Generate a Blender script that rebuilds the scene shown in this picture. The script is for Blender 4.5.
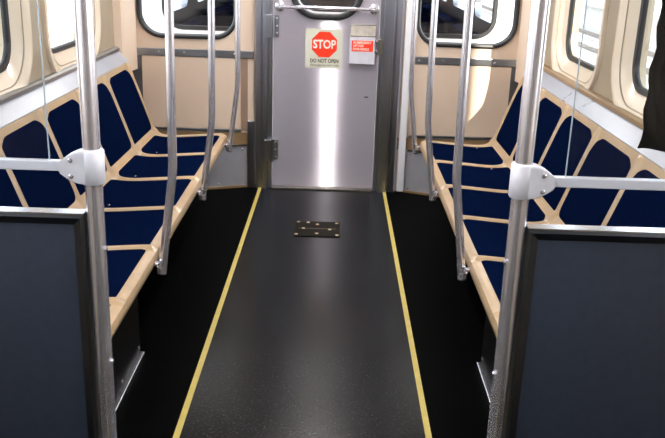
import bpy, bmesh, math, random
from mathutils import Vector, Matrix
random.seed(7)
for o in list(bpy.data.objects): bpy.data.objects.remove(o)
S = bpy.context.scene
C = S.collection
PI = math.pi

# ------------------------------------------------------------------ camera
cam = bpy.data.cameras.new('camera'); co = bpy.data.objects.new('camera', cam); C.objects.link(co)
cam.sensor_width = 36.0; cam.lens = 828.0 * 36.0 / 665.0; cam.clip_start = 0.05; cam.clip_end = 500
# axes measured from the vanishing points of the floor lines and of the posts
def cam_axes():
    F, cx, cy = 828.0, 332.5, 219.0
    f = Vector((340.0 - cx, -50.0 - cy, F)).normalized()
    d = Vector((248.0 - cx, 2770.0 - cy, F)); d = (d - f * d.dot(f)).normalized()
    r = d.cross(f)
    # rows: world right / forward / up expressed in camera (x right, y down, z forward)
    return Matrix((r, f, -d))
Rw = cam_axes()
cr = Rw @ Vector((1, 0, 0)); cu = Rw @ Vector((0, -1, 0)); cb = Rw @ Vector((0, 0, -1))
M = Matrix((cr, cu, cb)).transposed().to_4x4(); M.translation = Vector((0.065, 0, 1.6))
co.matrix_world = M
S.camera = co

# ------------------------------------------------------------------ light
S.view_settings.view_transform = 'Standard'; S.view_settings.look = 'None'
S.view_settings.exposure = 0.3; S.view_settings.gamma = 1.0; S.view_settings.use_curve_mapping = False
w = bpy.data.worlds.new('hazy_sky'); S.world = w; w.use_nodes = True
wn = w.node_tree.nodes; bg = wn['Background']
bg.inputs[0].default_value = (0.80, 0.90, 1.0, 1); bg.inputs[1].default_value = 4.0
SUN_DIR = Vector((-0.36, 1.0, -0.51)).normalized()
sl = bpy.data.lights.new('sun', 'SUN'); sl.energy = 9.0; sl.angle = 0.009; sl.color = (1.0, 0.90, 0.74)
so = bpy.data.objects.new('sun', sl); C.objects.link(so); so.location = (4, -6, 6)
so.rotation_euler = SUN_DIR.to_track_quat('-Z', 'Y').to_euler()
LAMP = 78.0           # ceiling tube emission

# ------------------------------------------------------------------ materials
def mat(name, col, rough=0.5, metal=0.0, spec=0.5, var=0.0, vscale=20, vstretch=(1, 1, 1), bump=0.0, bscale=200, speck=None,
        aniso=0.0, tang=None, emit=None, coat=0.0, sheen=0.0):
    m = bpy.data.materials.new(name); m.use_nodes = True
    nt = m.node_tree; n = nt.nodes; b = n['Principled BSDF']; L = nt.links.new
    b.inputs['Base Color'].default_value = (*col, 1); b.inputs['Roughness'].default_value = rough
    b.inputs['Metallic'].default_value = metal; b.inputs['Specular IOR Level'].default_value = spec
    b.inputs['Coat Weight'].default_value = coat; b.inputs['Coat Roughness'].default_value = 0.1
    b.inputs['Sheen Weight'].default_value = sheen
    tc = n.new('ShaderNodeTexCoord'); mp = n.new('ShaderNodeMapping'); mp.inputs['Scale'].default_value = vstretch
    L(tc.outputs['Object'], mp.inputs[0])
    src = None
    if var:
        nz = n.new('ShaderNodeTexNoise'); nz.inputs['Scale'].default_value = vscale; nz.inputs['Detail'].default_value = 5
        L(mp.outputs[0], nz.inputs['Vector'])
        r = n.new('ShaderNodeValToRGB'); r.color_ramp.elements[0].position = .3; r.color_ramp.elements[1].position = .7
        r.color_ramp.elements[0].color = (*[c * (1 - var) for c in col], 1)
        r.color_ramp.elements[1].color = (*[min(1, c * (1 + var)) for c in col], 1)
        L(nz.outputs['Fac'], r.inputs[0]); src = r.outputs[0]
        rr = n.new('ShaderNodeMapRange'); rr.inputs[3].default_value = max(0, rough - var * .25); rr.inputs[4].default_value = rough + var * .25
        L(nz.outputs['Fac'], rr.inputs[0]); L(rr.outputs[0], b.inputs['Roughness'])
    if speck:
        sc, scale, thr = speck
        vz = n.new('ShaderNodeTexNoise'); vz.inputs['Scale'].default_value = scale; vz.inputs['Detail'].default_value = 2
        L(mp.outputs[0], vz.inputs['Vector'])
        r2 = n.new('ShaderNodeMapRange'); r2.inputs[1].default_value = thr; r2.inputs[2].default_value = thr + .12
        L(vz.outputs['Fac'], r2.inputs[0])
        mx = n.new('ShaderNodeMix'); mx.data_type = 'RGBA'
        L(r2.outputs[0], mx.inputs[0])
        if src: L(src, mx.inputs[6])
        else: mx.inputs[6].default_value = (*col, 1)
        mx.inputs[7].default_value = (*sc, 1); src = mx.outputs[2]
    if src: L(src, b.inputs['Base Color'])
    if bump:
        bz = n.new('ShaderNodeTexNoise'); bz.inputs['Scale'].default_value = bscale; bz.inputs['Detail'].default_value = 3
        L(mp.outputs[0], bz.inputs['Vector'])
        bp = n.new('ShaderNodeBump'); bp.inputs['Strength'].default_value = bump; bp.inputs['Distance'].default_value = .004
        L(bz.outputs['Fac'], bp.inputs['Height']); L(bp.outputs[0], b.inputs['Normal'])
    if aniso:
        b.inputs['Anisotropic'].default_value = aniso
        tg = n.new('ShaderNodeCombineXYZ')
        for k in range(3): tg.inputs[k].default_value = tang[k]
        L(tg.outputs[0], b.inputs['Tangent'])
    if emit:
        b.inputs['Emission Color'].default_value = (*emit[0], 1); b.inputs['Emission Strength'].default_value = emit[1]
    return m
def glass(name, tint=(1, 1, 1), refl=1.0):
    m = bpy.data.materials.new(name); m.use_nodes = True; n = m.node_tree.nodes; L = m.node_tree.links.new
    n.remove(n['Principled BSDF']); out = n['Material Output']
    t = n.new('ShaderNodeBsdfTransparent'); t.inputs[0].default_value = (*tint, 1)
    g = n.new('ShaderNodeBsdfGlossy'); g.inputs['Roughness'].default_value = .02
    f = n.new('ShaderNodeFresnel'); f.inputs[0].default_value = 1.3
    mu = n.new('ShaderNodeMath'); mu.operation = 'MULTIPLY'; mu.inputs[1].default_value = refl; L(f.outputs[0], mu.inputs[0])
    mx = n.new('ShaderNodeMixShader'); L(mu.outputs[0], mx.inputs[0]); L(t.outputs[0], mx.inputs[1]); L(g.outputs[0], mx.inputs[2])
    L(mx.outputs[0], out.inputs[0]); return m
def brushed(name, dcol, gcol, fac, rough, an):
    # horizontally brushed sheet: sharp sideways, wide blur upwards
    m = mat(name, dcol, .5, var=.04, vscale=6, vstretch=(1, 1, 14)); n = m.node_tree.nodes; L = m.node_tree.links.new
    g = n.new('ShaderNodeBsdfAnisotropic'); g.inputs['Color'].default_value = (*gcol, 1); g.inputs['Roughness'].default_value = rough
    g.inputs['Anisotropy'].default_value = an
    t = n.new('ShaderNodeCombineXYZ'); t.inputs[0].default_value = 1; L(t.outputs[0], g.inputs['Tangent'])
    mx = n.new('ShaderNodeMixShader'); mx.inputs[0].default_value = fac
    n['Principled BSDF'].inputs['Specular IOR Level'].default_value = .1
    L(n['Principled BSDF'].outputs[0], mx.inputs[1]); L(g.outputs[0], mx.inputs[2]); L(mx.outputs[0], n['Material Output'].inputs[0])
    return m
MT = dict(
    beige=mat('beige_laminate', (.76, .60, .465), .38, var=.04, vscale=3),
    cream=mat('cream_fibreglass', (.80, .68, .53), .25, var=.03, vscale=4, coat=.3),
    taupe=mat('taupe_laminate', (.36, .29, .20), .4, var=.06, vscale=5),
    tan=mat('tan_fibreglass', (.47, .325, .185), .3, var=.12, vscale=9, coat=.2),
    tantrim=mat('tan_wall_trim', (.26, .165, .08), .35, var=.12, vscale=9),
    blue=mat('blue_vinyl', (.0016, .0050, .023), .5, var=.18, vscale=60, bump=.1, bscale=500, spec=.0),
    steel=brushed('brushed_door_steel', (.52, .48, .55), (.80, .78, .84), .45, .29, .86),
    jamb=mat('jamb_steel', (.44, .45, .50), .28, 1.0, var=.06, vscale=5, vstretch=(6, 6, .3)),
    chrome=mat('polished_tube', (.84, .81, .87), .24, .82, var=.05, vscale=30),
    trimsteel=mat('ledge_steel', (.40, .42, .45), .30, 1.0, var=.10, vscale=5, vstretch=(1, 1, 3)),
    ledge=mat('sky_tinted_ledge', (.56, .59, .67), .28, .4, var=.06, vscale=4),  # bluish tint of reflected sky is put into the base colour
    cast=mat('cast_clamp_grey', (.70, .70, .76), .38, .15, var=.05, vscale=30),
    rail=mat('painted_rail', (.66, .68, .76), .35, .1),
    panel=mat('charcoal_laminate', (.044, .056, .086), .36, spec=.5, var=.10, vscale=40, bump=.03, bscale=300),
    frame=mat('dark_frame_steel', (.10, .105, .115), .30, .9, var=.1, vscale=10),
    framebright=mat('bright_frame_steel', (.60, .62, .68), .25, 1.0, var=.1, vscale=10),  # brighter steel for cap strips, kick strips and box edges
    strip=mat('grey_strip', (.17, .175, .19), .35, .6, var=.1, vscale=10),
    rubber=mat('black_rubber', (.012, .012, .013), .4, var=.1),
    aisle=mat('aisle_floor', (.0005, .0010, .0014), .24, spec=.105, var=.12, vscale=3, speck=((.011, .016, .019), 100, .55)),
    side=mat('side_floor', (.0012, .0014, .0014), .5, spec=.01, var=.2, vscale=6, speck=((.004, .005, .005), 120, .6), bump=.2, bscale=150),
    yellow=mat('yellow_stripe', (.60, .47, .11), .45, var=.08, vscale=22),
    black=mat('under_seat_black', (.0025, .0025, .003), .5, spec=.1),
    grey=mat('grey_corner_box', (.46, .46, .50), .35, .4, var=.06, vscale=10),
    white=mat('white_enamel', (.82, .82, .84), .35),
    ceil=mat('ceiling_white', (.42, .43, .46), .5),
    sticker=mat('cream_sticker', (.66, .66, .54), .45),
    red=mat('red_print', (.95, .045, .012), .4),
    ink=mat('dark_ink', (.07, .05, .03), .5),
    whiteink=mat('white_print', (.85, .80, .70), .45),
    hood=mat('dull_hood_steel', (.34, .32, .28), .35, 1.0, var=.2, vscale=30),
    hatch=mat('hatch_brown_steel', (.010, .008, .005), .5, .0, spec=.03, var=.25, vscale=30),
    brass=mat('worn_brass', (.75, .60, .36), .3, .8),
    cloth=mat('black_cloth', (.003, .0035, .0045), .85, spec=.2, bump=.3, bscale=120),
    lamp=mat('lamp_diffuser', (.9, .9, .9), .5, emit=((1.0, .93, .90), LAMP)),
    carwhite=mat('car_end_white', (.84, .83, .84), .4, var=.03),
    ballast=mat('pale_ballast', (.50, .48, .44), .9, var=.25, vscale=14, speck=((.2, .19, .18), 30, .6)),
    concrete=mat('platform_concrete', (.62, .60, .57), .8, var=.12, vscale=5),
    railsteel=mat('track_rail', (.22, .18, .16), .4, .6),
    wood=mat('grey_sleeper', (.20, .17, .15), .8, var=.25, vscale=12),
    foliage=mat('olive_foliage', (.13, .12, .06), .7, var=.4, vscale=10),
    brickm=mat('brown_wall', (.30, .20, .14), .8, var=.2, vscale=6),
    glass=glass('clear_glass', (.97, .98, .98), 1.0),
    edge=mat('glass_edge', (.34, .42, .48), .15, spec=.8),
    darkglass=glass('tinted_glass', (.6, .6, .62), 1.6),
)
# ------------------------------------------------------------------ mesh helpers
def link(o, parent):
    C.objects.link(o)
    if parent is not None: o.parent = parent
    return o
def wloc(p):
    v = Vector((0, 0, 0))
    while p is not None: v += p.location; p = p.parent
    return v
def obj(name, bm, m, parent=None, smooth=False, loc=None):
    """world-space bmesh -> one mesh object, its origin at the parent's (or at loc)"""
    off = wloc(parent) if parent is not None else Vector(loc or (0, 0, 0))
    bmesh.ops.translate(bm, verts=bm.verts, vec=-off)
    bmesh.ops.recalc_face_normals(bm, faces=bm.faces)
    me = bpy.data.meshes.new(name); bm.to_mesh(me); bm.free()
    me.materials.append(MT[m] if isinstance(m, str) else m)
    if smooth:
        me.polygons.foreach_set('use_smooth', [True] * len(me.polygons))
        me.set_sharp_from_angle(angle=math.radians(40))
    o = bpy.data.objects.new(name, me); link(o, parent)
    if parent is None: o.location = off
    return o
def thing(name, loc, label=None, cat=None, group=None, kind=None):
    o = bpy.data.objects.new(name, None); o.empty_display_size = .05; o.location = loc; C.objects.link(o)
    return tag(o, label, cat, group, kind)
def tag(o, label=None, cat=None, group=None, kind=None):
    for k, v in (('label', label), ('category', cat), ('group', group), ('kind', kind)):
        if v: o[k] = v
    return o
def box(x0, x1, y0, y1, z0, z1, bevel=0.0, bm=None):
    b = bmesh.new()
    vs = [b.verts.new((x, y, z)) for x in (x0, x1) for y in (y0, y1) for z in (z0, z1)]
    for f in ((0, 1, 3, 2), (4, 6, 7, 5), (0, 4, 5, 1), (2, 3, 7, 6), (0, 2, 6, 4), (1, 5, 7, 3)): b.faces.new([vs[i] for i in f])
    if bevel: bmesh.ops.bevel(b, geom=b.edges[:], offset=bevel, segments=2, profile=.6, affect='EDGES')
    return merge(bm, b)
def merge(bm, b):
    if bm is None: return b
    me = bpy.data.meshes.new('t'); b.to_mesh(me); b.free(); bm.from_mesh(me); bpy.data.meshes.remove(me); return bm
def tube(path, r, seg=16, bm=None, cap=True):
    """swept round tube; r a number or one per point"""
    b = bmesh.new(); P = [Vector(p) for p in path]; rings = []
    up = None
    for i, p in enumerate(P):
        t = (P[min(i + 1, len(P) - 1)] - P[max(i - 1, 0)]).normalized()
        if up is None: up = t.orthogonal().normalized()
        up = (up - t * up.dot(t)).normalized(); sd = t.cross(up)
        rr = r[i] if isinstance(r, (list, tuple)) else r
        rings.append([b.verts.new(p + (up * math.cos(2 * PI * k / seg) + sd * math.sin(2 * PI * k / seg)) * rr) for k in range(seg)])
    for a, c in zip(rings, rings[1:]):
        for k in range(seg): b.faces.new((a[k], a[(k + 1) % seg], c[(k + 1) % seg], c[k]))
    if cap: b.faces.new(rings[0]); b.faces.new(rings[-1])
    return merge(bm, b)
def screw(c, axis, r, h, bm=None, seg=10):
    c = Vector(c); a = Vector(axis)
    return tube([c, c + a * h * .6, c + a * h], [r, r, r * .55], seg, bm)
def rrect(x0, x1, z0, z1, r, n=7):
    pts = []
    for cx, cz, a0 in ((x1 - r, z1 - r, 0), (x0 + r, z1 - r, 90), (x0 + r, z0 + r, 180), (x1 - r, z0 + r, 270)):
        for k in range(n + 1):
            a = math.radians(a0 + 90 * k / n); pts.append((cx + r * math.cos(a), cz + r * math.sin(a)))
    return pts
def plate(outer, holes, t, to3, bm=None):
    """flat sheet with holes, thickness t; to3(a, b, depth) -> 3D"""
    b = bmesh.new(); loops = [outer] + list(holes); E = []
    for lp in loops:
        vs = [b.verts.new((p[0], p[1], 0)) for p in lp]
        E += [b.edges.new((vs[i], vs[(i + 1) % len(vs)])) for i in range(len(vs))]
    bmesh.ops.triangle_fill(b, use_beauty=True, use_dissolve=False, edges=E)
    g = bmesh.ops.extrude_face_region(b, geom=b.faces[:])
    nv = [v for v in g['geom'] if isinstance(v, bmesh.types.BMVert)]
    for v in nv: v.co.z = t
    for v in b.verts: v.co = Vector(to3(v.co.x, v.co.y, v.co.z))
    return merge(bm, b)
def ring(loopA, loopB, bm=None, close=True):
    """strip between two equal-length 3D loops"""
    b = bmesh.new(); A = [b.verts.new(p) for p in loopA]; B = [b.verts.new(p) for p in loopB]; n = len(A)
    for i in range(n): b.faces.new((A[i], A[(i + 1) % n], B[(i + 1) % n], B[i]))
    return merge(bm, b)
def sweep_loop(loops, bm=None, closed_section=True):
    """loops: list of equal 3D loops forming a (closed) section around"""
    b = bmesh.new(); V = [[b.verts.new(p) for p in lp] for lp in loops]; n = len(V[0]); m = len(V)
    for j in range(m if closed_section else m - 1):
        A, B = V[j], V[(j + 1) % m]
        for i in range(n): b.faces.new((A[i], A[(i + 1) % n], B[(i + 1) % n], B[i]))
    return merge(bm, b)
def prism(pts, to3, t, bm=None):
    b = bmesh.new(); A = [b.verts.new(to3(p[0], p[1], 0)) for p in pts]; B = [b.verts.new(to3(p[0], p[1], t)) for p in pts]; n = len(A)
    b.faces.new(A); b.faces.new(B[::-1])
    for i in range(n): b.faces.new((A[i], B[i], B[(i + 1) % n], A[(i + 1) % n]))
    return merge(bm, b)
_dg = None
def text(name, body, size, loc, m, parent, width=None, bold=0.0):
    cu = bpy.data.curves.new('t', 'FONT'); cu.body = body; cu.size = size; cu.align_x = 'CENTER'; cu.align_y = 'CENTER'
    cu.extrude = .0006; cu.offset = bold; cu.resolution_u = 3
    t = bpy.data.objects.new('t', cu); C.objects.link(t)
    bpy.context.view_layer.update()
    me = bpy.data.meshes.new_from_object(t.evaluated_get(bpy.context.evaluated_depsgraph_get()))
    bpy.data.objects.remove(t)
    xs = [v.co.x for v in me.vertices]; ww = max(xs) - min(xs); k = (width / ww) if width else 1
    off = wloc(parent)
    for v in me.vertices:
        x, y, z = v.co; v.co = Vector((loc[0] + x * k, loc[1] - z, loc[2] + y)) - off
    me.materials.clear(); me.materials.append(MT[m]); me.name = name
    o = bpy.data.objects.new(name, me); return link(o, parent)

# ------------------------------------------------------------------ setting: shell of the car
D = 5.61; HW = 1.345; YB = -3.0; CZ = 2.2; WT = .06
XZ = lambda y0, s=1: (lambda a, b, d: (a, y0 + s * d, b))
YZ = lambda x0, s: (lambda a, b, d: (x0 + s * d, a, b))
bm = box(-.44, .428, YB, D + .1, -.04, 0)
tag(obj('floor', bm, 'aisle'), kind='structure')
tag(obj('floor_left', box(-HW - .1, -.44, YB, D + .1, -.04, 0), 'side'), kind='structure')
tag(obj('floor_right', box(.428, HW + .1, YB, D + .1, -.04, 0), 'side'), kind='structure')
tag(obj('ceiling', box(-HW - .1, HW + .1, YB, D + .1, CZ, CZ + .05), 'ceil'), kind='structure')
tag(obj('wall_back', box(-HW - .1, HW + .1, YB - .05, YB, 0, CZ), 'beige'), kind='structure')

# side walls with window openings
WIN = [(-1.2, .15), (.85, 1.75), (2.35, 3.70), (4.20, 4.84)]
WZ0, WZ1 = 1.075, 1.86
def grow(y0, y1, z0, z1, d): return y0 - d, y1 + d, z0 - d, z1 + d
nwin = 0
for s, side in ((-1, 'left'), (1, 'right')):
    holes = [rrect(*grow(a, b, WZ0, WZ1, .085), .19) for a, b in WIN]
    w_ = obj('wall_' + side, plate([(YB, 0), (D, 0), (D, CZ), (YB, CZ)], holes, WT + .06, YZ(s * HW, s)), 'taupe')
    tag(w_, kind='structure')
    # sloped ledge above the seat backs
    prof = [(1.345, .86), (1.262, .86), (1.258, .888), (1.318, .945), (1.345, .945)]
    tag(obj('trim_' + ('1' if s < 0 else '2'), prism(prof, lambda a, b, d: (s * a, 2.1 + d, b), 3.22), 'ledge'), kind='structure')
    prof = [(1.346, .945), (1.318, .945), (1.308, .952), (1.308, .968), (1.318, .975), (1.346, .975)]
    tag(obj('trim_' + ('3' if s < 0 else '4'), prism(prof, lambda a, b, d: (s * a, 2.1 + d, b), 3.20), 'trimsteel' if s < 0 else 'tantrim'), kind='structure')
    for a, b in WIN:
        nwin += 1
        r = thing('window_%d' % nwin, (s * HW, (a + b) / 2, WZ0), kind='structure')
        def lp(d, x): return [(s * x, p[0], p[1]) for p in rrect(*grow(a, b, WZ0, WZ1, d), .10 + d)]
        # moulded surround: proud lip, then a sloping reveal down to the gasket
        obj('surround', sweep_loop([lp(.155, HW - .002), lp(.150, HW - .016), lp(.135, HW - .020), lp(.110, HW - .012), lp(.035, HW + .035), lp(.025, HW + .045), lp(.025, HW + .06), lp(.155, HW + .001)]), 'cream', r, True)
        obj('gasket', sweep_loop([lp(.030, HW + .06), lp(.026, HW + .036), lp(.006, HW + .038), lp(0, HW + .046), lp(0, HW + .06)]), 'rubber', r, True)
        bm = bmesh.new(); bm.faces.new([bm.verts.new(p) for p in lp(.004, HW + .05)])
        obj('pane', bm, 'glass', r)

# end wall with two windows and a door opening
EW = [(-1.265, -.590), (.580, 1.258)]
EZ0, EZ1 = 1.005, 1.80
holes = [rrect(a + .02, b - .02, EZ0 + .02, EZ1 - .02, .15) for a, b in EW]
outer = [(-HW - .06, 0), (-.40, 0), (-.40, 2.0), (.385, 2.0), (.385, 0), (HW + .06, 0), (HW + .06, CZ), (-HW - .06, CZ)]
tag(obj('wall_end', plate(outer, holes, .07, XZ(D)), 'beige'), kind='structure')
for a, b in EW:
    nwin += 1
    r = thing('window_%d' % nwin, ((a + b) / 2, D, EZ0), kind='structure')
    def lp(d, y): return [(p[0], y, p[1]) for p in rrect(a + d, b - d, EZ0 + d, EZ1 - d, .165 - d)]
    obj('gasket', sweep_loop([lp(0, D), lp(.003, D - .012), lp(.012, D - .016), lp(.024, D - .012), lp(.032, D + .004), lp(.032, D + .03), lp(0, D + .03)]), 'rubber', r, True)
    bm = bmesh.new(); bm.faces.new([bm.verts.new(p) for p in lp(.026, D + .012)])
    obj('pane', bm, 'glass', r)
# corner posts where side and end walls meet
for i, s in enumerate((-1, 1)):
    pr = [(HW + .01, 0), (HW - .075, 0), (HW - .078, -.03), (HW - .055, -.24), (HW - .045, -.27), (HW + .01, -.29)]
    tag(obj('trim_%d' % (5 + i), prism(pr, lambda a, b, d: (s * a, D + b, .80 + d), CZ - .80), 'beige'), kind='structure')
# dado strip, lower panels, dark side strips and tan base strip on the end wall
n = 7
def trim(bm, m, smooth=False):
    global n
    o = tag(obj('trim_%d' % n, bm, m, None, smooth), kind='structure'); n += 1; return o
for s in (-1, 1):
    X = lambda a, b: (min(s * a, s * b), max(s * a, s * b))
    t = trim(box(*X(.49 if s < 0 else .565, 1.335), D - .016, D, .890, .940, .004), 'trimsteel')
    for xx in (.62, .78, .95, 1.12, 1.27):
        obj('screw', screw((s * xx, D - .016, .915), (0, -1, 0), .007, .005), 'chrome', t)
    trim(box(*X(1.240, 1.325), D - .012, D, .36, .888, .003), 'strip')
    trim(box(*X(.585, 1.240), D - .010, D, .405, .888, .003), 'beige')
    trim(box(*X(.575, 1.325), D - .014, D, .385, .404, .003), 'trimsteel')
    trim(box(*X(.50, 1.325), D - .010, D, .30, .384, .002), 'tantrim')
trim(box(-.575, -.530, D - .008, D, .405, .888, .002), 'brickm')
trim(box(.513, .560, D - .05, D, .01, CZ, .004), 'white')

# ------------------------------------------------------------------ end door with its frame
jl = thing('door_frame', (-.02, D, 0), kind='structure'); jl.name = 'trim_40'
def jamb(x0, x1, name):
    s = 1 if x1 > 0 else -1; a, b = (x0, x1) if s > 0 else (x1, x0)   # a: door side, b: wall side
    pr = [(b, .0), (b, -.030), (b - s * .012, -.040), (b - s * .045, -.040), (b - s * .05, -.032), (b - s * .058, -.032), (b - s * .064, -.052), (a + s * .030, -.052), (a + s * .024, -.02), (a, -.02), (a, .05), (b, .05)]
    obj('jamb', prism(pr, lambda u, v, d: (u, D + v, d), 2.0), 'jamb', jl)
jamb(-.482, -.362, 'l'); jamb(.346, .500, 'r')
obj('jamb_guard', box(-.528, -.481, D - .034, D + .02, 0, .47, .004), 'jamb', jl)
obj('lintel', box(-.482, .468, D - .04, D + .05, 2.0, 2.08, .004), 'jamb', jl)
obj('threshold', box(-.361, .345, D - .05, D + .04, 0, .012, .003), 'hood', jl)
dr = thing('door_1', (-.01, D, 0), kind='structure')
DX0, DX1, DF = -.358, .343, D - .004
dwl = lambda d: rrect(-.255 + d, .236 - d, 1.157 + d, 1.80 - d, .185 - d, 10)
obj('door_leaf', plate([(DX0, .014), (DX1, .014), (DX1, 1.99), (DX0, 1.99)], [dwl(.02)], .045, XZ(DF)), 'steel', dr)
def lp(d, y): return [(p[0], y, p[1]) for p in dwl(d)]
obj('window_gasket', sweep_loop([lp(0, DF), lp(.003, DF - .014), (lp(.018, DF - .018)), lp(.034, DF - .012), lp(.040, DF + .006), lp(.040, DF + .03), lp(0, DF + .03)]), 'rubber', dr, True)
bm = bmesh.new(); bm.faces.new([bm.verts.new(p) for p in lp(.03, DF + .014)]); obj('window_pane', bm, 'glass', dr)
hb = obj('grab_bar', tube([(-.318, DF, 1.237), (-.318, DF - .035, 1.237), (-.312, DF - .05, 1.237), (-.298, DF - .055, 1.237), (.284, DF - .055, 1.237), (.298, DF - .05, 1.237), (.304, DF - .035, 1.237), (.304, DF, 1.237)], .0115, 12), 'chrome', dr, True)
for x in (-.318, .304): obj('flange', tube([(x, DF + .002, 1.237), (x, DF - .006, 1.237), (x, DF - .010, 1.237)], [.034, .034, .026], 20), 'chrome', hb, True)
for z0, z1 in ((1.035, 1.185), (.195, .350)):
    h = obj('hinge', box(-.412, -.366, DF - .062, DF - .025, z0, z1, .004), 'jamb', dr)
    obj('hinge_leaf', box(-.356, -.318, DF - .010, DF, z0 + .004, z1 - .004, .003), 'jamb', h)
    obj('hinge_knuckle', tube([(-.361, DF - .030, z0), (-.361, DF - .030, z1)], .012, 12), 'jamb', h, True)
    for k in range(3): obj('screw', screw((-.336, DF - .010, z0 + .025 + (z1 - z0 - .05) * k / 2), (0, -1, 0), .007, .004), 'chrome', h)
lc = obj('latch_cover', box(.150, .318, DF - .045, DF, .880, 1.060, .006), 'cast', dr)
pr = [(0, 1.060), (-.045, 1.060), (-.052, 1.066), (-.040, 1.128), (-.030, 1.137), (0, 1.137)]
obj('cover_hood', prism(pr, lambda u, v, d: (.152 + d, DF + u, v), .164), 'hood', lc)
lb = obj('red_label', box(.163, .305, DF - .0465, DF - .045, .965, 1.036), 'red', lc)
for k, t in enumerate(('IN EMERGENCY', 'LIFT FOR', 'DOOR HANDLE')):
    wd = (.120, .070, .105)[k]
    o = text('lettering', t, .0215, (.172 + wd / 2, DF - .0468, 1.022 - .0212 * k), 'whiteink', dr, wd, .0006); o.name = 'lettering'
for z in (.965, 1.028):
    obj('latch_bolt', tube([(.318, DF - .018, z), (.352, DF - .018, z), (.352, DF - .055, z)], .012, 10), 'chrome', dr, True)
obj('latch_keeper', box(.332, .372, DF - .058, DF - .045, .945, 1.048, .003), 'hood', dr)
obj('lock_slot', box(.262, .288, DF - .003, DF, .652, .660), 'ink', dr)
st = tag(obj('stop_sticker', box(-.145, .102, DF - .002, DF, .842, 1.100), 'sticker', None, False, (-.018, DF, .842)),
         'cream square sticker with red STOP octagon on steel door', 'sticker')
oc = [(-.018 + .090 * math.cos(PI / 8 + k * PI / 4), .998 + .090 * math.sin(PI / 8 + k * PI / 4)) for k in range(8)]
obj('octagon', prism(oc, lambda a, b, d: (a, DF - .002 - d, b), .001), 'red', st)
text('lettering', 'STOP', .078, (-.018, DF - .0036, .997), 'whiteink', st, .152, .0022)
text('lettering', 'DO NOT OPEN', .034, (-.016, DF - .0026, .889), 'ink', st, .190, .0010)
text('lettering', 'Emergency exit only', .020, (-.014, DF - .0026, .862), 'ink', st, .190, .0)

# ------------------------------------------------------------------ floor fittings
for x, lab in ((-.440, 'yellow line painted on the dark floor, left of the hatch'), (.428, 'yellow line painted on the dark floor, right of the hatch')):
    bm = box(x - .011, x + .011, -2.5, D - .03, 0, .0025)
    tag(obj('floor_stripe', bm, 'yellow', None, False, (x, 1.5, 0)), lab, 'floor stripe', 'yellow floor lines')
hx0, hx1, hy0, hy1 = -.150, .118, 4.575, 4.85
ht = thing('floor_hatch', (-.015, 4.71, 0), 'small brown metal floor plate with brass screws before the door', 'floor plate')
obj('plate', box(hx0, hx1, hy0, hy1, 0, .005, .002), 'hatch', ht)
obj('seam', box(hx0 + .02, hx1 - .02, 4.708, 4.716, .005, .0056), 'ink', ht)
for x, y in ((-.135, 4.83), (-.075, 4.825), (-.018, 4.79), (.10, 4.82), (-.10, 4.71), (.058, 4.70), (-.018, 4.62), (-.138, 4.60), (.102, 4.60)):
    obj('screw', screw((x, y, .005), (0, 0, 1), .0105, .004), 'brass', ht)

# angled grey corner boxes beside the door
for s in (-1, 1):
    a = .535 if s < 0 else .565
    pts = [(a, 5.598), (.95, 5.44), (1.25, 5.44), (1.25, 5.598)]
    r = thing('corner_box', (s * .9, 5.45, 0), 'grey metal corner box on the floor, %s of the door' % ('left' if s < 0 else 'right'), 'metal box', 'corner boxes beside the door')
    obj('body', prism(pts, lambda u, v, d: (s * u, v, .012 + d), .283), 'grey', r)
    lip = [(a - .004, 5.598), (a - .004, 5.588), (.95, 5.43), (.95, 5.45)]
    obj('top_edge', prism(lip, lambda u, v, d: (s * u, v, .295 + d), .010), 'framebright', r)
    obj('foot_trim', prism([(a - .006, 5.598), (a - .006, 5.584), (.95, 5.424), (.95, 5.45)], lambda u, v, d: (s * u, v, d), .014), 'tantrim', r)
    dirv = Vector((s * (.95 - a), -.158, 0)).normalized(); nrm = Vector((dirv.y * s, -dirv.x * s, 0)) * 1
    if nrm.y > 0: nrm = -nrm
    for k, z in ((.03, .03), (.03, .27), (.20, .03), (.20, .27)):
        p = Vector((s * a, 5.598, z)) + dirv * k
        obj('screw', screw(p, nrm, .007, .005), 'chrome', r)

# ------------------------------------------------------------------ seats
PROF = [(.030, .385), (.008, .392), (.000, .405), (.000, .424), (.008, .436), (.022, .441), (.06, .441), (.20, .430), (.34, .420), (.41, .423), (.450, .440), (.478, .470), (.500, .510), (.540, .600), (.585, .700), (.630, .800), (.648, .845), (.660, .870), (.668, .886)]
PROF = [(u if u < .478 else .478 + (u - .478) * .80, z) for u, z in PROF]
def spline(P, n):
    V = [Vector((p[0], 0, p[1])) for p in P]; out = []
    L = [0]
    for a, b in zip(V, V[1:]): L.append(L[-1] + (b - a).length)
    T = L[-1]
    def raw(s):
        s = max(0, min(T, s))
        for i in range(len(V) - 1):
            if s <= L[i + 1] or i == len(V) - 2:
                t = (s - L[i]) / (L[i + 1] - L[i])
                p0, p1, p2, p3 = V[max(i - 1, 0)], V[i], V[i + 1], V[min(i + 2, len(V) - 1)]
                return .5 * ((2 * p1) + (p2 - p0) * t + (2 * p0 - 5 * p1 + 4 * p2 - p3) * t * t + (3 * p1 - p0 - 3 * p2 + p3) * t ** 3)
    return raw, T
raw, ST = spline(PROF, 0)
def pn(s):
    p = raw(s); t = (raw(s + .004) - raw(s - .004)).normalized()
    return p, Vector((-t.z, 0, t.x))
def s_at(u, z):
    return min((( (raw(k * ST / 600).x - u) ** 2 + (raw(k * ST / 600).z - z) ** 2), k * ST / 600) for k in range(601))[1]
S_FRONT = s_at(.045, .441); S_CREASE = s_at(.470, .460); S_TOP = ST - .034
HV = .265
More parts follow.
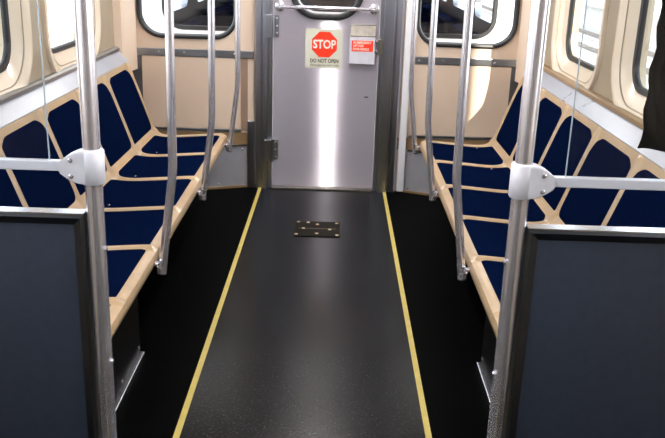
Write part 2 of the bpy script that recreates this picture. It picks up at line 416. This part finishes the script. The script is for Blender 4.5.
def shell_mesh():
    b = bmesh.new(); ns = 56
    vs_ = [-HV, -HV + .004, -HV + .010, -HV + .017, -HV + .025, -HV + .035, -.12, 0, .12, HV - .035, HV - .025, HV - .017, HV - .010, HV - .004, HV]
    def rim(v):
        d = HV - abs(v)
        return .014 * max(0, 1 - (d / .026) ** 2) if d < .026 else 0
    top, bot = [], []
    for i in range(ns + 1):
        s = ST * i / ns; p, nn = pn(s)
        k = min(1, max(0, (s - .055) / .05)) * min(1, (ST - s) / .03 + .5)
        # soft raised welt between seat and back
        wel = .007 * math.exp(-((s - S_CREASE) / .018) ** 2)
        top.append([b.verts.new((p.x + nn.x * (rim(v) * k + wel), v, p.z + nn.z * (rim(v) * k + wel))) for v in vs_])
        bot.append([b.verts.new((p.x - nn.x * .010, v, p.z - nn.z * .010)) for v in (-HV, HV)])
    m = len(vs_)
    for i in range(ns):
        for j in range(m - 1): b.faces.new((top[i][j], top[i][j + 1], top[i + 1][j + 1], top[i + 1][j]))
        b.faces.new((bot[i][0], bot[i + 1][0], bot[i + 1][1], bot[i][1]))
        b.faces.new((top[i][0], top[i + 1][0], bot[i + 1][0], bot[i][0])); b.faces.new((top[i][-1], bot[i][1], bot[i + 1][1], top[i + 1][-1]))
    b.faces.new(top[0] + bot[0][::-1]); b.faces.new(top[-1] + bot[-1][::-1])
    return b
def cushion_mesh(s0, s1, hv, r0, r1, thick):
    """padded insert following the shell, rounded outline; r0 / r1 corner radii at s0 / s1"""
    b = bmesh.new(); N = 26; Mv = 12; ss = []
    for i in range(N + 1):                       # denser near the ends
        t = .5 - .5 * math.cos(PI * i / N); ss.append(s0 + (s1 - s0) * t)
    def half(s):
        a, c = s - s0, s1 - s; h = hv
        if a < r0: h = hv - r0 + math.sqrt(max(0, r0 * r0 - (r0 - a) ** 2))
        if c < r1: h = min(h, hv - r1 + math.sqrt(max(0, r1 * r1 - (r1 - c) ** 2)))
        return max(h, .02)
    T, Bt = [], []
    for s in ss:
        p, nn = pn(s); h = half(s); row = []
        for j in range(Mv + 1):
            t = -math.cos(PI * j / Mv); v = h * t
            d = min(h - abs(v), s - s0, s1 - s)
            z = .002 + thick * (1 - math.exp(-d / .010))
            row.append(b.verts.new((p.x + nn.x * z, v, p.z + nn.z * z)))
        T.append(row); Bt.append([b.verts.new((p.x - nn.x * .004, h * q, p.z - nn.z * .004)) for q in (-1, 1)])
    for i in range(N):
        for j in range(Mv): b.faces.new((T[i][j], T[i][j + 1], T[i + 1][j + 1], T[i + 1][j]))
        b.faces.new((T[i][0], T[i + 1][0], Bt[i + 1][0], Bt[i][0])); b.faces.new((T[i][-1], Bt[i][1], Bt[i + 1][1], T[i + 1][-1]))
    b.faces.new(T[0] + Bt[0][::-1]); b.faces.new(T[-1] + Bt[-1][::-1])
    return b
YS = [5.23, 4.70, 4.17, 3.64, 3.11, 2.58, 2.09]
ORD = ['first', 'second', 'third', 'fourth', 'fifth', 'sixth']
proto = thing('bench_seat', (0, 0, 0))
obj('shell', shell_mesh(), 'tan', proto, True)
obj('seat_cushion', cushion_mesh(S_FRONT, S_CREASE - .022, .250, .02, .085, .006), 'blue', proto, True)
obj('back_cushion', cushion_mesh(S_CREASE + .022, S_TOP, .2545, .05, .105, .006), 'blue', proto, True)
p, nn = pn(s_at(.36, .42)); obj('rivet', screw((p.x, -.20, p.z + .007), (nn.x, 0, nn.z), .006, .004), 'chrome', proto)
first = True
for s, side in ((-1, 'left'), (1, 'right')):
    for k in range(6):
        y = (YS[k] + YS[k + 1]) / 2
        if first: r, first = proto, False
        else:
            r = proto.copy(); C.objects.link(r)
            for ch in proto.children:
                c = ch.copy(); C.objects.link(c); c.parent = r
        r.location = (s * .62, y, 0); r.rotation_euler = (0, 0, PI if s < 0 else 0)
        r.scale = (1, (YS[k] - YS[k + 1] - .001) / .53, 1)
        for ch in r.children:
            if s < 0 and ch.name.startswith('rivet'): ch.location = (0, .40, 0)
        pos = '%s seat from the end wall on the %s side' % (ORD[k], side)
        ex = {0: 'beside the corner box', 5: 'behind dark partition'}.get(k, 'in tan shell')
        tag(r, 'blue %s, %s' % (pos, ex), 'seat', 'blue bench seats in tan shells')
# dark bases below the seats, with an equipment box near the partition
for s, side in ((-1, 'left'), (1, 'right')):
    X = lambda a, b: (min(s * a, s * b), max(s * a, s * b))
    r = thing('seat_base', (s * 1.1, 3.7, 0), 'black base panel below the %s row of seats' % side, 'seat base', 'seat bases')
    obj('base_panel', box(*X(.98, 1.33), 2.12, 5.22, 0, .405), 'black', r)
    obj('bench_rail', box(*X(.67, .70), 2.12, 5.22, .372, .405, .004), 'black', r)
    r = thing('equipment_box', (s * .83, 2.6, 0), 'black equipment box with steel kick strip under the %s seats' % side, 'equipment box', 'under-seat boxes')
    obj('body', box(*X(.69, .975), 2.14, 3.02, .012, .370, .004), 'black', r)
    obj('kick_strip', box(*X(.672, .692), 2.14, 3.02, 0, .030, .004), 'framebright', r)
    for y in (2.45, 2.72, 2.99):
        for z in (.06, .33): obj('rivet', screw((s * .69, y, z), (-s, 0, 0), .006, .004), 'chrome', r)

# ------------------------------------------------------------------ grab poles on the seat fronts
PL = {-1: (3.02, 4.03, 5.10), 1: (3.06, 4.15, 5.20)}
for s, side in ((-1, 'left'), (1, 'right')):
    for k, y in enumerate(PL[s]):
        r = thing('grab_pole', (s * .592, y, .37), 'bent steel grab pole on the %s seat fronts, %s' % (side, ('nearest the camera', 'middle of three', 'beside the end door')[k]), 'grab pole', 'bent grab poles')
        pth = [(s * .592, y, .372), (s * .590, y, .39), (s * .5500, y, .695), (s * .5452, y, .732), (s * .5415, y, .760), (s * .5390, y, .790), (s * .5378, y, .825), (s * .530, y, CZ)]
        obj('tube', tube(pth, .0165, 18), 'chrome', r, True)
        br = obj('bracket', tube([(s * .6185, y, .414), (s * .608, y, .412), (s * .588, y, .412)], .009, 10), 'chrome', r, True)
        obj('foot_cap', tube([(s * .592, y, .368), (s * .592, y, .374), (s * .592, y, .400)], [.012, .019, .019], 18), 'chrome', r, True)
        obj('bolt', screw((s * .592, y - .016, .43), (0, -1, 0), .007, .008), 'chrome', br)
        obj('bolt', screw((s * .611, y - .008, .412), (0, -1, 0), .007, .008), 'chrome', br)
        obj('ceiling_flange', tube([(s * .530, y, CZ), (s * .530, y, CZ - .012)], .04, 18), 'chrome', r, True)

# ------------------------------------------------------------------ near partitions
WY = 2.06
for s, side in ((-1, 'left'), (1, 'right')):
    X = lambda a, b: (min(s * a, s * b), max(s * a, s * b))
    r = thing('partition_post', (s * .552, WY, 0), 'thick steel post with grey clamp at the %s partition' % side, 'post', 'partition posts')
    obj('tube', tube([(s * .552, WY, 0), (s * .552, WY, CZ)], .0225, 24), 'chrome', r, True)
    obj('floor_flange', tube([(s * .552, WY, 0), (s * .552, WY, .010), (s * .552, WY, .014)], [.05, .05, .03], 24), 'chrome', r, True)
    zc = 1.052
    col = tube([(s * .552, WY, zc - .045), (s * .552, WY, zc - .041), (s * .552, WY, zc + .041), (s * .552, WY, zc + .045)], [.028, .031, .031, .028], 28)
    cl = obj('clamp', col, 'cast', r, True)
    jaw = [(.556, -.044), (.585, -.041), (.610, -.030), (.632, -.014), (.632, .014), (.610, .030), (.585, .041), (.556, .044)]
    bmj = prism(jaw, lambda a, b, d: (s * a, WY - .028 + d, zc + b), .056)
    bmesh.ops.bevel(bmj, geom=[e for e in bmj.edges], offset=.003, segments=2, affect='EDGES')
    obj('clamp_jaw', bmj, 'cast', cl)
    for z in (-.021, .021): obj('screw', screw((s * .600, WY - .028, zc + z), (0, -1, 0), .0065, .003), 'chrome', cl)
    for z in (.83, .50): obj('bolt', screw((s * (.552 - .02), WY - .008, z), (-s, -.2, 0), .007, .008), 'chrome', r)
    # horizontal flat rail
    tag(obj('partition_rail', box(*X(.630, 1.344), WY - .012, WY + .012, zc - .013, zc + .013, .003), 'rail', None, False, (s * .98, WY, zc)),
        'flat pale grey rail running from the %s post to the wall' % side, 'rail', 'partition rails')
    g = thing('glass_screen', (s * 1.0, WY, zc), 'clear glass sheet standing on the %s partition rail' % side, 'glass screen', 'partition glass')
    obj('pane', box(*X(.663, 1.325), WY - .003, WY + .003, zc + .013, CZ - .02), 'glass', g)
    obj('glass_edge', box(*X(.661, .663), WY - .003, WY + .003, zc + .013, CZ - .02), 'edge', g)
    obj('top_channel', box(*X(.655, 1.34), WY - .012, WY + .012, CZ - .025, CZ), 'frame', g)
    # solid panel
    r = thing('partition_panel', (s * .95, WY, 0), 'charcoal partition panel in steel frame beside the %s post' % side, 'partition panel', 'dark partition panels')
    x0, x1, z0, z1, fw = .578, 1.335, .02, .925, .030
    f = WY - .020
    def fr(q):   # mitred bars around the panel
        return [(s * a, y, z) for a, y, z in q]
    def bar(name, A, Bq, m):  # A outer edge pair, Bq inner edge pair
        (ax, az), (bx, bz) = A; (cx, cz), (dx, dz) = Bq
        b = bmesh.new()
        loop = lambda px, pz, qx, qz: [(px, f + .040, pz), (px, f, pz), (px + (qx - px) * .25, f - .006, pz + (qz - pz) * .25), (qx, f + .010, qz), (qx, f + .040, qz)]
        L1 = [b.verts.new((s * x, y, z)) for x, y, z in loop(ax, az, cx, cz)]; L2 = [b.verts.new((s * x, y, z)) for x, y, z in loop(bx, bz, dx, dz)]
        for i in range(5): b.faces.new((L1[i], L1[(i + 1) % 5], L2[(i + 1) % 5], L2[i]))
        b.faces.new(L1); b.faces.new(L2)
        obj(name, b, m, r)
    o = [(x0, z1), (x1, z1), (x1, z0), (x0, z0)]; i_ = [(x0 + fw, z1 - fw), (x1 - fw, z1 - fw), (x1 - fw, z0 + fw), (x0 + fw, z0 + fw)]
    for k, nm in enumerate(('top_bar', 'wall_bar', 'bottom_bar', 'post_bar')):
        bar(nm, (o[k], o[(k + 1) % 4]), (i_[k], i_[(k + 1) % 4]), 'frame')
    obj('cap_strip', box(*X(x0, x1), f, f + .040, z1, z1 + .004), 'framebright', r)
    obj('infill_panel', box(*X(x0 + fw - .004, x1 - fw + .004), f + .012, f + .034, z0 + fw - .004, z1 - fw + .004), 'panel', r)

# dark cloth hanging at the right screen
bm = bmesh.new(); A = []; nz = 40
zt, zb = CZ - .03, 1.134
def edge(t): return .858 + .004 * math.sin(t * 60) + .002 * math.sin(t * 27 + 1)
nx = 22
fr_, bk_ = [], []
for i in range(nz + 1):
    z = zb + (zt - zb) * i / nz; x0 = edge(z); rowf, rowb = [], []
    for j in range(nx + 1):
        t = j / nx; x = x0 + (1.24 - x0) * t
        y = WY + .055 + .018 * math.sin(t * 24 + .6 * math.sin(z * 3)); zz = z - (.02 * t if i == 0 else 0)
        e = .012 * math.sqrt(max(0.02, min(1, t * 12)))
        rowf.append(bm.verts.new((x, y - e, zz))); rowb.append(bm.verts.new((x, y + e, zz)))
    fr_.append(rowf); bk_.append(rowb)
for i in range(nz):
    for j in range(nx):
        bm.faces.new((fr_[i][j], fr_[i][j + 1], fr_[i + 1][j + 1], fr_[i + 1][j])); bm.faces.new((bk_[i][j], bk_[i + 1][j], bk_[i + 1][j + 1], bk_[i][j + 1]))
    for j in (0, nx): bm.faces.new((fr_[i][j], fr_[i + 1][j], bk_[i + 1][j], bk_[i][j]))
for i in (0, nz):
    for j in range(nx): bm.faces.new((fr_[i][j], fr_[i][j + 1], bk_[i][j + 1], bk_[i][j]))
tag(obj('hanging_cloth', bm, 'cloth', None, True, (1.03, WY + .05, zb)), 'black cloth hanging behind the right glass at the photo edge', 'cloth')

# ------------------------------------------------------------------ ceiling lamps (out of view above)
for k, y in enumerate((.95, 3.9)):
    r = thing('ceiling_lamp', (0, y + .8, CZ), 'long white ceiling tube light, %s along the aisle' % ORD[k], 'ceiling light', 'aisle ceiling lights')
    obj('housing', box(-.13, .13, y, y + 1.6, CZ - .03, CZ, .004), 'white', r)
    obj('diffuser', prism([(-.034, CZ - .03), (-.026, CZ - .055), (.026, CZ - .055), (.034, CZ - .03)], lambda a, b, d: (a, y + .02 + d, b), 1.56), 'lamp', r)

# ------------------------------------------------------------------ outside
GZ = -1.1
tag(obj('ground', box(-60, 60, -40, 80, GZ - .1, GZ), 'ballast'), kind='structure')
# next car, coupled beyond the end wall
N0 = 6.50
nc = thing('railway_car', (0, N0, GZ), 'white end of the coupled car seen through the end windows', 'railway car')
holes = [rrect(a, b, .99, 1.80, .15) for a, b in ((-1.27, -.585), (.585, 1.27))] + [rrect(-.24, .24, 1.16, 1.80, .16)]
obj('end_wall', plate([(-1.42, -.2), (1.42, -.2), (1.42, 2.25), (-1.42, 2.25)], holes, .06, XZ(N0)), 'carwhite', nc)
for a, b in ((-1.27, -.585), (.585, 1.27), (-.24, .24)):
    z0 = .99 if a != -.24 else 1.16
    def lp(d, y): return [(p[0], y, p[1]) for p in rrect(a + d, b - d, z0 + d, 1.80 - d, .15 - d)]
    g = obj('window_gasket', sweep_loop([lp(-.012, N0), lp(-.006, N0 - .01), lp(.02, N0 - .01), lp(.024, N0 + .03), lp(-.012, N0 + .03)]), 'rubber', nc, True)
    bm = bmesh.new(); bm.faces.new([bm.verts.new(p) for p in lp(.02, N0 + .01)]); obj('pane', bm, 'darkglass', g)
for s in (-1, 1):
    hl = [rrect(a, a + 1.1, 1.05, 1.85, .12) for a in (7.0, 8.6, 10.2, 11.8)]
    obj('side_wall', plate([(N0 + .06, -.2), (14, -.2), (14, 2.25), (N0 + .06, 2.25)], hl, .06, YZ(s * 1.36, s)), 'trimsteel', nc)
obj('roof', box(-1.42, 1.42, N0, 14, 2.25, 2.33, .02), 'trimsteel', nc)
obj('underframe', box(-1.42, 1.42, N0, 14, -.3, -.2), 'black', nc)
obj('far_bulkhead', box(-1.36, 1.36, 13.9, 14, -.2, 2.25), 'brickm', nc)
for s in (-1, 1):
    for k in range(4):
        q = obj('bench', box(min(s * .62, s * 1.3), max(s * .62, s * 1.3), 7.1 + k * 1.6, 8.3 + k * 1.6, .3, .45, .02), 'blue', nc)
        obj('bench_back', box(min(s * 1.15, s * 1.3), max(s * 1.15, s * 1.3), 7.1 + k * 1.6, 8.3 + k * 1.6, .45, .95, .02), 'blue', q)
# tracks and platform seen through the side windows
for tx, lab in ((4.8, 'near'), (8.2, 'far')):
    for q in (-.72, .72):
        x = tx + q
        tag(obj('track_rail', prism([(-.07, 0), (.07, 0), (.06, .02), (.012, .03), (.012, .11), (.035, .12), (.035, .15), (-.035, .15), (-.035, .12), (-.012, .11), (-.012, .03), (-.06, .02)], lambda a, b, d: (x + a, -15 + d, GZ + .12 + b), 60), 'railsteel', None, False, (x, 15, GZ)),
            'rusty %s rail of the %s track outside the right windows' % ('left' if q < 0 else 'right', lab), 'rail', 'track rails')
pf = thing('platform', (12, 15, GZ), 'pale concrete station platform beyond the right side tracks', 'platform')
obj('deck', box(10.0, 15, -15, 50, GZ + .9, GZ + 1.1, .02), 'concrete', pf)
obj('face_wall', box(10.3, 14.8, -15, 50, GZ, GZ + .9), 'concrete', pf)
obj('edge_strip', box(9.98, 10.25, -15, 50, GZ + 1.1, GZ + 1.12), 'white', pf)
sh = thing('sun_block_wall', (3.0, -8, GZ), 'added tall brown wall, out of view, blocking sun on the right side', 'wall')  # unseen wall, added to keep sun off the nearer right windows
obj('wall', box(2.9, 3.1, -16.0, -.24, GZ, 5.0), 'brickm', sh)
obj('coping', box(2.85, 3.15, -16.0, -.22, 5.0, 5.12, .03), 'concrete', sh)
rt = thing('retaining_wall', (-9, 15, GZ), 'pale concrete wall outside the left windows', 'wall')
obj('wall', box(-9.4, -9.0, -10, 50, GZ, GZ + 2.2), 'concrete', rt)
obj('coping', box(-9.5, -8.9, -10, 50, GZ + 2.2, GZ + 2.35, .02), 'concrete', rt)
